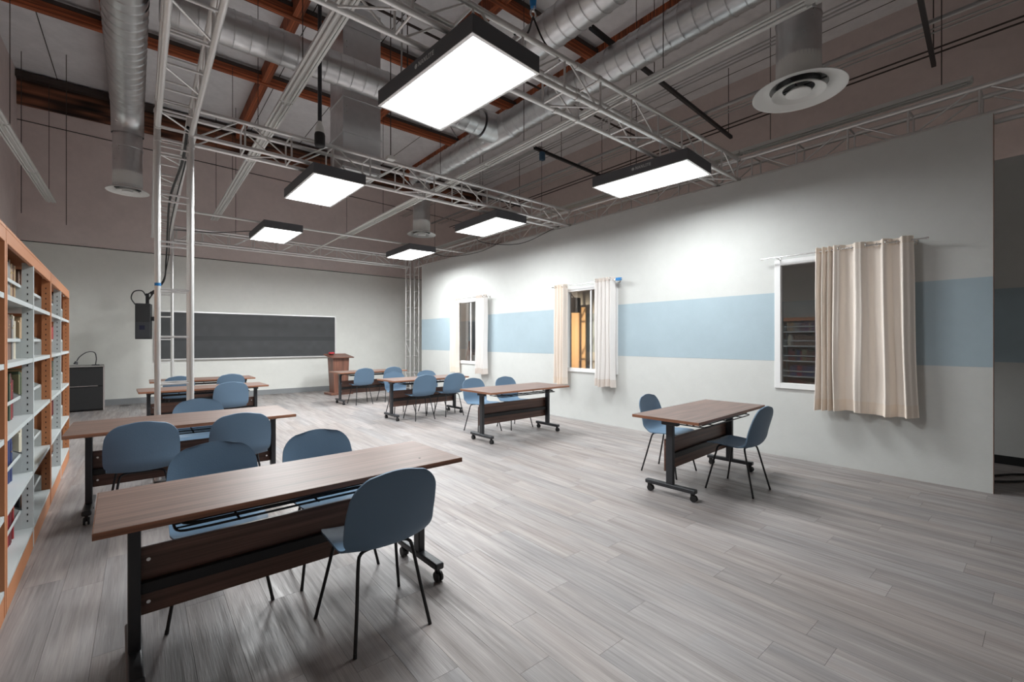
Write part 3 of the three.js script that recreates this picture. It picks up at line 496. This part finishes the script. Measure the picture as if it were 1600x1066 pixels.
// black cabinet with a lamp
{
  const t = thing('storage_cabinet', 'black low cabinet with silver handle beyond the bookcase', 'cabinet', [-0.93, 0, -12.95], 3 * dg);
  put('carcass', [span(-0.32, 0.32, 0.02, 0.9, -0.28, 0.26)], M.blackPlastic, t); put('side_panel', span(0.32, 0.345, 0, 0.92, -0.28, 0.28), mat(lin(0.35, 0.31, 0.30), 0.6), t); put('top', rbox(0.68, 0.03, 0.58, 0, 0.925, 0, 0.005), mat(lin(0.25, 0.24, 0.23), 0.5), t);
  const d = put('drawer', rbox(0.63, 0.36, 0.02, 0, 0.70, 0.272, 0.004), M.blackPlastic, t); put('handle', rod(V(-0.28, 0.52, 0.30), V(0.24, 0.52, 0.30), 0.012), M.chrome, d);
  put('door', rbox(0.63, 0.46, 0.02, 0, 0.27, 0.272, 0.004), M.blackPlastic, t);
  const l = thing('gooseneck_lamp', 'bent metal desk lamp standing on the black cabinet', 'lamp', [-0.72, 0.94, -12.85], 0);
  put('base', [new THREE.CylinderGeometry(0.06, 0.065, 0.018, 24).translate(0, 0.009, 0)], M.greySteel, l);
  put('arm', tube([V(0, 0.015, 0), V(0.01, 0.16, 0), V(-0.02, 0.27, 0.0), V(-0.12, 0.28, 0.02), V(-0.24, 0.18, 0.05), V(-0.28, 0.10, 0.06)], 0.009, 30, 8), M.greySteel, l);
  put('lamp_head', rod(V(-0.285, 0.09, 0.06), V(-0.30, 0.03, 0.065), 0.022, 16, 0.035), M.greySteel, l);
}
// lamp unit clamped to the far tower
{
  const t = thing('stage_speaker', 'black box speaker clamped to the far tower left of the chalkboard', 'speaker', [0.06, 1.49, -12.16], -8 * dg);
  put('cabinet', rbox(0.25, 0.74, 0.26, 0, 0.37, 0, 0.012), M.blackPlastic, t);
  put('control_panel', rbox(0.22, 0.33, 0.008, 0, 0.19, 0.132, 0.003), M.greySteel, t); put('screen', rbox(0.09, 0.09, 0.006, -0.01, 0.24, 0.138, 0.002), mat(lin(0.01, 0.012, 0.03), 0.15), t);
  put('yoke', rbox(0.06, 0.22, 0.05, 0.06, 0.85, 0, 0.008), M.blackSteel, t); put('side_bracket', rbox(0.10, 0.09, 0.07, 0.17, 0.43, 0, 0.01), M.blackSteel, t);
  put('cable_loop', tube([V(-0.14, 0.72, 0), V(-0.2, 0.85, 0.02), V(-0.15, 0.99, 0.02), V(-0.03, 1.01, 0), V(0.04, 0.9, 0)], 0.012, 30, 6), M.cable, t);
  put('clamp', [rbox(0.10, 0.05, 0.06, 0.16, 0.98, 0, 0.008), rod(V(0.06, 0.94, 0), V(0.24, 1.08, 0.02), 0.014)], M.blackSteel, t);
}
// cable bundle hanging down from the truss along the towers
[[0.36, 0.014, 'thick black cable bundle hanging behind the front tower'], [0.39, 0.008, 'thin black cable hanging beside the bundle behind the front tower']].forEach(([x, r, label], i) => single('cable', tube([V(x + 0.02, 3.66, -5.7 - i * 0.1), V(x + 0.03, 3.6, -6.6), V(x - 0.02 + i * 0.04, 3.55, -8.2), V(x + 0.02, 3.42, -10.2), V(x + 0.05, 3.1, -11.6), V(x + 0.02 - i * 0.05, 2.7, -12.02), V(x - 0.12 - i * 0.05, 2.5, -12.06), V(x - 0.22, 2.32 + i * 0.1, -12.08)], r, 90, 6), M.cable, label, 'cable'));
single('cable', tube([V(0.55, 3.85, -12.1), V(1.2, 3.72, -11.2), V(1.7, 3.68, -10.4), V(1.85, 3.58, -9.8)], 0.008, 40, 6), M.cable, 'black cable drooping to the far left light panel', 'cable');
single('cable', tube([V(4.9, 3.58, -6.9), V(5.2, 3.45, -7.3), V(5.9, 3.42, -6.9), V(6.25, 3.68, -6.1)], 0.007, 40, 6), M.cable, 'thin cable drooping against the window wall under the second truss', 'cable');
single('cable', tube([V(5.05, 3.58, -9.3), V(5.5, 3.44, -9.1), V(6.0, 3.5, -8.4), V(6.25, 3.68, -7.9)], 0.007, 40, 6), M.cable, 'thin cable drooping to the farthest light panel', 'cable');
[[0.02, 'upper black cable on the corridor floor at the right edge'], [-0.22, 'lower black cable on the corridor floor at the right edge']].forEach(([z, label]) => single('cable', tube([V(6.5, 0.012, z - 0.6), V(6.9, 0.012, z - 0.25), V(7.3, 0.012, z), V(7.7, 0.012, z + 0.5)], 0.011, 30, 6), M.cable, label, 'cable'));

// ================================================================= CURTAINS
function curtain(name, label, z0, z1, y0, y1, knots, pale, grommets, flare = 0) {
  const t = thing(name, label, 'curtain', [6.10, y0, z0]), NU = knots.length > 12 ? 150 : 90, NV = 26, H = y1 - y0, W = z1 - z0;
  const curve = f => { let i = 0; while (i < knots.length - 2 && knots[i + 1][0] < f) i++; const [a, p] = knots[i], [b, q] = knots[i + 1], s = Math.min(1, Math.max(0, (f - a) / (b - a))); return p + (q - p) * (s * s * (3 - 2 * s)); };
  function sheet(v0, v1, n, off) {
    const g = new THREE.PlaneGeometry(1, 1, NU, n), p = g.attributes.position, uv = g.attributes.uv;
    for (let i = 0; i < p.count; i++) { const f = p.getX(i) + 0.5, v = v0 + (v1 - v0) * (p.getY(i) + 0.5), k = 1 - v; const sway = 0.012 * noise.noise(f * 7 + z0 * 3, v * 2.2, 0.3) * k * 3;
      const zz = f * W + flare * k * (f - 0.25) + 0.010 * Math.sin(v * 5 + f * 9) * k, xx = curve(f) * (0.8 + 0.35 * k) + sway - off;
      p.setXYZ(i, xx, v * H + 0.010 * Math.sin(f * 9 + z0) * k, zz); uv.setXY(i, zz, v * H); }
    g.computeVertexNormals(); return g;
  }
  const hem = 0.13 / H, head = 0.07 / H;
  put('panel', sheet(hem, 1 - head, NV, 0), pale ? M.curtainPale : M.curtain, t);
  put('hem', sheet(0, hem, 4, 0), pale ? M.hemPale : M.hem, t);
  put('heading', sheet(1 - head, 1, 3, 0), pale ? M.hemPale : M.hem, t);
  for (const f of grommets) { const m = put('grommet', new THREE.TorusGeometry(0.021, 0.005, 8, 20), M.chrome, t); m.position.set(curve(f) * 0.8, H - 0.04, f * W); m.rotation.y = f * 40 % 1 > 0.5 ? 0.5 : -0.5; }
  return t;
}
const o = -0.062, n = 0.05;                                   // towards the room, towards the wall
curtain('curtain', 'wide cream curtain panel covering half of the nearest window', -1.775, -0.905, 0.655, 2.535, [[0, 0.02], [0.03, o], [0.065, n], [0.10, o], [0.135, n], [0.165, o], [0.19, n * 0.7], [0.225, o], [0.27, o * 0.6], [0.33, n], [0.40, n * 0.9], [0.45, o], [0.50, o * 0.8], [0.56, 0.005], [0.62, n], [0.68, n * 0.9], [0.725, o], [0.75, o * 0.7], [0.80, n], [0.86, n], [0.905, o], [0.95, o * 0.5], [1, n * 0.3]], false, [0.28, 0.41, 0.54, 0.66, 0.76, 0.85], 0.05);
const narrow = k => { const l = []; for (let i = 0; i <= 2 * k; i++) l.push([i / (2 * k), i % 2 ? o : n]); return l; };
curtain('curtain', 'narrow cream curtain on the left of the middle window', -6.07, -5.77, 0.64, 2.51, narrow(4), false, [0.15, 0.85]);
curtain('curtain', 'white curtain on the right of the middle window', -5.09, -4.68, 0.67, 2.53, narrow(5), true, [0.12, 0.9]);
curtain('curtain', 'narrow cream curtain on the left of the farthest window', -9.76, -9.47, 0.67, 2.53, narrow(4), false, [0.9]);
curtain('curtain', 'white curtain on the right of the farthest window', -8.66, -8.27, 0.69, 2.52, narrow(5), true, [0.9]);
[[-2.356, -0.80, 2.49, 'thin metal curtain rod over the nearest window'], [-6.13, -4.54, 2.475, 'thin metal curtain rod over the middle window'], [-9.82, -8.18, 2.49, 'thin metal curtain rod over the farthest window']].forEach(([z0, z1, y, label], i) => {
  const t = thing('curtain_rod', label, 'curtain rod', [6.10, y, 0]);
  put('pole', rod(V(0, 0, z0), V(0, 0, z1), 0.0075, 10), M.chrome, t);
  for (const z of [z0, z1]) put('end_cap', rod(V(0, 0, z - 0.012), V(0, 0, z + 0.012), 0.011, 12), M.chrome, t);
  for (const z of [z0 + 0.16, z1 - 0.1]) put('bracket', [rod(V(0, -0.012, z), V(0.12, -0.012, z), 0.006, 8), rbox(0.004, 0.05, 0.03, 0.117, -0.012, z, 0.001)], M.chrome, t);
});
single('tape_flag', rbox(0.05, 0.045, 0.10, 6.10, 2.477, -4.58, 0.004), M.blueTape, 'blue tape wrapped on the rod end of the middle window', 'tape');

// ================================================================= CORRIDOR THINGS SEEN THROUGH THE MIDDLE WINDOW
{
  const t = thing('tan_panel', 'warm tan panel leaning behind the middle window', 'panel', [7.74, 0, -7.32]); put('face', rbox(0.04, 2.22, 1.22, 0, 1.11, 0, 0.004), M.tan, t); put('stiffener', box(0.03, 2.1, 0.05, 0.035, 1.11, 0.5), M.rawWood, t);
  const tw = thing('ladder_truss', 'dark narrow truss upright seen through the middle window', 'truss', [7.2, 0, -6.82]);
  for (const z of [-0.14, 0.14]) rodMesh('post', V(0, 0, z), V(0, 2.9, z), 0.022, M.greySteel, tw, 12);
  for (let k = 0; k < 6; k++) { rodMesh('rung', V(0, 0.25 + k * 0.5, -0.14), V(0, 0.25 + k * 0.5, 0.14), 0.012, M.greySteel, tw); if (k < 5) rodMesh('brace', V(0, 0.28 + k * 0.5, -0.14), V(0, 0.7 + k * 0.5, 0.14), 0.011, M.greySteel, tw); }
  put('foot', rbox(0.4, 0.012, 0.5, 0, 0.006, 0, 0.003), M.greySteel, tw);
  const sp = thing('wall_speaker', 'small dark box hanging on the upright behind the middle window', 'speaker', [7.2, 2.06, -6.56]); put('case', rbox(0.2, 0.32, 0.17, 0, 0.16, 0, 0.01), M.blackPlastic, sp); put('arm', [rod(V(0, 0.3, 0), V(0, 0.42, -0.11), 0.012), rod(V(0, 0.2, -0.08), V(0, 0.2, -0.12), 0.02)], M.greySteel, sp);
  const l = thing('work_lamp', 'small warm work lamp on the back of the window wall, out of view', 'lamp', [6.34, 1.55, -7.1]);
  put('stand', [rbox(0.012, 0.12, 0.12, -0.012, 0, 0, 0.003), rod(V(-0.01, 0, 0), V(0.09, 0, 0), 0.012)], M.blackSteel, l);
  put('bulb', new THREE.SphereGeometry(0.035, 20, 14).translate(0.125, 0, 0), new THREE.MeshStandardMaterial({ color: 0xffffff, emissive: lin(1, 0.72, 0.42), emissiveIntensity: 6 }), l);
  put('shade', new THREE.LatheGeometry([[0.03, 0], [0.05, 0.03], [0.09, 0.12]].map(p => new THREE.Vector2(...p)), 24).rotateZ(-Math.PI / 2).translate(0.07, 0, 0), M.blackSteel, l);
  const s = new THREE.SpotLight(lin(1, 0.80, 0.56), 8, 0, 0.78, 0.3, 2); s.position.set(0.125, 0, 0); s.target.position.set(1.4, -0.1, -0.08); l.add(s, s.target); s.castShadow = true; s.shadow.radius = 2;
  const bd = thing('loose_board', 'tan board leaning behind the farthest window', 'board', [7.7, 0, -11.7], 0); const b = put('plank', boxUV(rbox(0.02, 1.5, 0.14, 0, 0.75, 0, 0.002)), M.rawWood, bd); b.rotation.x = 0.3;
}

// warm stand lamps backstage, hidden behind the corridor wall; they light the upper warehouse wall
for (const [z, label] of [[-1.2, 'warm stand lamp behind the corridor wall, nearest'], [-5.2, 'warm stand lamp behind the corridor wall, middle'], [-9.2, 'warm stand lamp behind the corridor wall, farthest']]) {
  const t = thing('stand_lamp', label, 'lamp', [8.75, 0, z], 0, 'backstage stand lamps');
  put('stand', [rod(V(0, 0.02, 0), V(0, 2.0, 0), 0.016), ...[0, 1, 2].map(k => rod(V(0, 0.35, 0), V(0.4 * Math.cos(k * 2.094), 0.01, 0.4 * Math.sin(k * 2.094)), 0.01))], M.blackSteel, t);
  put('bulb', new THREE.SphereGeometry(0.06, 20, 14).translate(0, 2.08, 0), new THREE.MeshStandardMaterial({ color: 0xffffff, emissive: lin(1, 0.82, 0.68), emissiveIntensity: 6 }), t);
  const p = new THREE.PointLight(lin(1, 0.90, 0.84), 1.3, 0, 2); p.position.set(0, 2.08, 0); p.castShadow = true; p.shadow.radius = 3; t.add(p);
}

// ================================================================= BOOKCASES
const BC = new THREE.Vector2(-0.543, -3.54), BU = new THREE.Vector2(-0.03005, -0.99955), BTURN = Math.atan2(-BU.y, BU.x);
const ROWS = [0.15, 0.54, 0.94, 1.33, 1.70], BTOP = 2.06, DEP = 0.36;
const upright = new THREE.BoxGeometry(0.035, 1.98, 0.055), slotG = new THREE.BoxGeometry(0.002, 0.013, 0.006), bracketG = (() => { const s = new THREE.Shape([[-0.30, 0.0], [-0.02, 0.0], [-0.02, 0.13], [-0.09, 0.17], [-0.30, 0.17]].map(p => new THREE.Vector2(...p))); return new THREE.ExtrudeGeometry(s, { depth: 0.003, bevelEnabled: false }).rotateY(-Math.PI / 2); })();
function bookcase(s0, bays, label) {
  const w = bays.reduce((a, b) => a + b, 0), t = thing('library_bookcase', label, 'bookcase', [BC.x + BU.x * s0, 0, BC.y + BU.y * s0], BTURN, 'orange and white library bookcases');
  put('top_panel', rbox(w, 0.02, DEP, w / 2, BTOP - 0.01, -DEP / 2, 0.003), M.orange, t); put('fascia', rbox(w, 0.07, 0.02, w / 2, BTOP - 0.055, -0.01, 0.003), M.orange, t);
  put('kick_plate', rbox(w, 0.13, 0.02, w / 2, 0.065, -0.012, 0.003), M.orange, t); put('back_panel', span(0, w, 0.02, BTOP - 0.02, -DEP, -DEP + 0.012), M.orange, t);
  let x = 0; const posts = [0]; for (const b of bays) posts.push(x += b);
  posts.forEach((p, i) => {
    const end = i === 0 || i === posts.length - 1, px = i === 0 ? 0.0175 : i === posts.length - 1 ? w - 0.0175 : p, m = end ? M.orange : M.shelfWhite;
    const u = put('upright', upright, m, t); u.position.set(px, 1.0, -0.0277); const r = put('rear_upright', upright, m, t); r.position.set(px, 1.0, -DEP + 0.045);
    if (end) put('end_sheet', span(px - (i ? -0.014 : 0.0175), px - (i ? -0.0175 : 0.014), 0.02, BTOP - 0.02, -DEP + 0.012, -0.055), M.orange, t);
    const sl = []; for (let y = 0.2; y < 1.95; y += 0.045) for (const sx of [-1, 1]) sl.push(slotG.clone().translate(px + sx * 0.0175, y, -0.028)); put('slot_row', sl, M.slot, t);
  });
  for (let b = 0; b < bays.length; b++) {
    const a = posts[b] + (b === 0 ? 0.037 : 0.0195), c = posts[b + 1] - (b === bays.length - 1 ? 0.037 : 0.0195);
    for (const y of ROWS) {
      const base = y === 0.15;
      put('shelf', [span(a, c, y - 0.018, y, -DEP + 0.014, -0.002), span(a, c, y - 0.028, y - 0.018, -0.006, -0.002)], M.shelfWhite, t);
      for (const [q, off] of [[a, 0.005], [c, -0.002]]) { const m = put('shelf_bracket', bracketG, M.shelfWhite, t); m.position.set(q + off, y, -0.035); }
      put('book_rail', rbox(c - a - 0.012, 0.022, 0.006, (a + c) / 2, y + 0.125, -0.062, 0.002), M.shelfWhite, t);
    }
  }
  return posts.map(p => p + s0);
}
bookcase(-2.09, [1.03, 1.03], 'orange library bookcase cut off at the left edge of the picture');
bookcase(-0.02, [1.04, 1.09], 'orange and white library bookcase closest in view, full of books');
bookcase(2.13, [0.95, 1.08], 'orange and white library bookcase farther away, nearest the black cabinet');
// books: every one its own object
{
  const R = rng(77), pal = { red: [0.30, 0.03, 0.035], maroon: [0.14, 0.025, 0.03], navy: [0.03, 0.045, 0.14], green: [0.06, 0.09, 0.055], olive: [0.20, 0.19, 0.10], tan: [0.42, 0.29, 0.17], brown: [0.17, 0.095, 0.065], grey: [0.25, 0.24, 0.23], cream: [0.60, 0.55, 0.44], purple: [0.14, 0.06, 0.13], black: [0.02, 0.02, 0.022], yellow: [0.6, 0.42, 0.10], white: [0.7, 0.7, 0.72] };
  const mats = Object.fromEntries(Object.entries(pal).map(([k, c]) => [k, mat(lin(...c), 0.62)])), page = mat(lin(0.62, 0.57, 0.47), 0.9), band = mat(lin(0.5, 0.36, 0.12), 0.45, 0.4);
  const coverG = [0.024, 0.032, 0.042].map(th => { const s = new THREE.Shape(); s.moveTo(-th / 2, -0.14); s.lineTo(-th / 2, 0); s.quadraticCurveTo(0, 0.008, th / 2, 0); s.lineTo(th / 2, -0.14); s.lineTo(th / 2 - 0.003, -0.14); s.lineTo(th / 2 - 0.003, -0.004); s.lineTo(-th / 2 + 0.003, -0.004); s.lineTo(-th / 2 + 0.003, -0.14); return new THREE.ExtrudeGeometry(s, { depth: 1, bevelEnabled: false, curveSegments: 3 }).rotateX(-Math.PI / 2).scale(1, 1, -1); });
  // after the turn: x thickness, y height 0..1, z front at 0
  coverG.forEach(g => { const ix = g.index; const p = g.attributes.position; for (let i = 0; i < p.count; i += 3) { const a = [p.getX(i + 1), p.getY(i + 1), p.getZ(i + 1)]; p.setXYZ(i + 1, p.getX(i + 2), p.getY(i + 2), p.getZ(i + 2)); p.setXYZ(i + 2, ...a); } g.computeVertexNormals(); });
  const ths = [0.024, 0.032, 0.042], pageG = ths.map(th => box(th - 0.007, 0.97, 0.128, 0, 0.49, -0.071)), bandG = ths.map(th => box(th * 0.96, 0.03, 0.003, 0, 0.78, 0.002));
  const rowsA1 = [['maroon', 'brown', 'red', 'black'], ['red', 'navy', 'navy', 'maroon', 'grey'], ['red', 'red', 'maroon', 'green', 'olive', 'navy'], ['tan', 'brown', 'cream', 'grey', 'brown'], ['brown', 'brown', 'grey', 'tan', 'purple']];
  const rowsA2 = [['black', 'brown', 'green'], ['tan', 'cream', 'brown', 'yellow'], ['tan', 'green', 'olive', 'brown'], ['grey', 'brown', 'green', 'tan'], ['maroon', 'brown', 'black']];
  const rowsB1 = [['green', 'red', 'red', 'grey'], ['white', 'brown', 'maroon', 'grey'], ['brown', 'tan', 'black', 'olive'], ['red', 'brown', 'tan'], ['yellow', 'tan', 'brown']];
  const rowsB2 = [['black', 'brown'], ['maroon', 'brown'], ['green', 'black'], ['brown', 'red'], ['brown', 'black']];
  const bays = [[0.06, 0.93, rowsA1, 0.90, 'nearest bay'], [1.09, 0.98, rowsA2, 0.62, 'second bay'], [2.19, 0.84, rowsB1, 0.72, 'third bay'], [3.13, 0.98, rowsB2, 0.34, 'farthest bay']];
  const rowName = ['bottom shelf', 'second shelf up', 'middle shelf', 'fourth shelf up', 'top shelf'], ord = ['first', 'second', 'third', 'fourth', 'fifth', 'sixth', 'seventh', 'eighth', 'ninth', 'tenth', 'eleventh', 'twelfth', 'thirteenth', 'fourteenth', 'fifteenth', 'sixteenth', 'seventeenth', 'eighteenth', 'nineteenth', 'twentieth', 'twenty-first', 'twenty-second', 'twenty-third', 'twenty-fourth', 'twenty-fifth', 'twenty-sixth', 'twenty-seventh', 'twenty-eighth', 'twenty-ninth', 'thirtieth'];
  const dir = new THREE.Vector3(BU.x, 0, BU.y), outw = new THREE.Vector3(-BU.y, 0, BU.x);
  for (const [s0, w, rows, fill, bay] of bays) rows.forEach((cols, ri) => {
    const f = Math.min(0.95, fill + 0.12 * (R() - 0.3)); let x = 0, i = 0, run = 0, col = cols[0];
    while (true) {
      const k = Math.floor(R() * 3), th = ths[k]; if (x + th > f * w) break;
      if (run-- <= 0) { col = cols[Math.floor(R() * cols.length)]; run = Math.floor(R() * 3); }
      const h = (ri === 4 ? 0.21 : 0.23) + 0.07 * R(), s = s0 + x + th / 2, zin = -0.075 - 0.012 * R();
      const b = new THREE.Group(); b.name = numbered('book'); scene.add(b); b.position.set(BC.x + BU.x * s + outw.x * zin, ROWS[ri] + 0.0005, BC.y + BU.y * s + outw.z * zin); b.rotation.y = BTURN; b.scale.y = 1;
      const c = put('cover', coverG[k], mats[col], b); c.scale.y = h; const p = put('pages', pageG[k], page, b); p.scale.y = h; if (R() < 0.4) { const m = put('spine_band', bandG[k], band, b); m.scale.y = h; }
      tag(b, `${col} book, ${ord[i] ?? 'last'} from the left on the ${rowName[ri]}, ${bay}`, 'book', 'books on the library shelves');
      x += th + 0.0015; i++;
    }
  });
}
renderer.render(scene, camera);
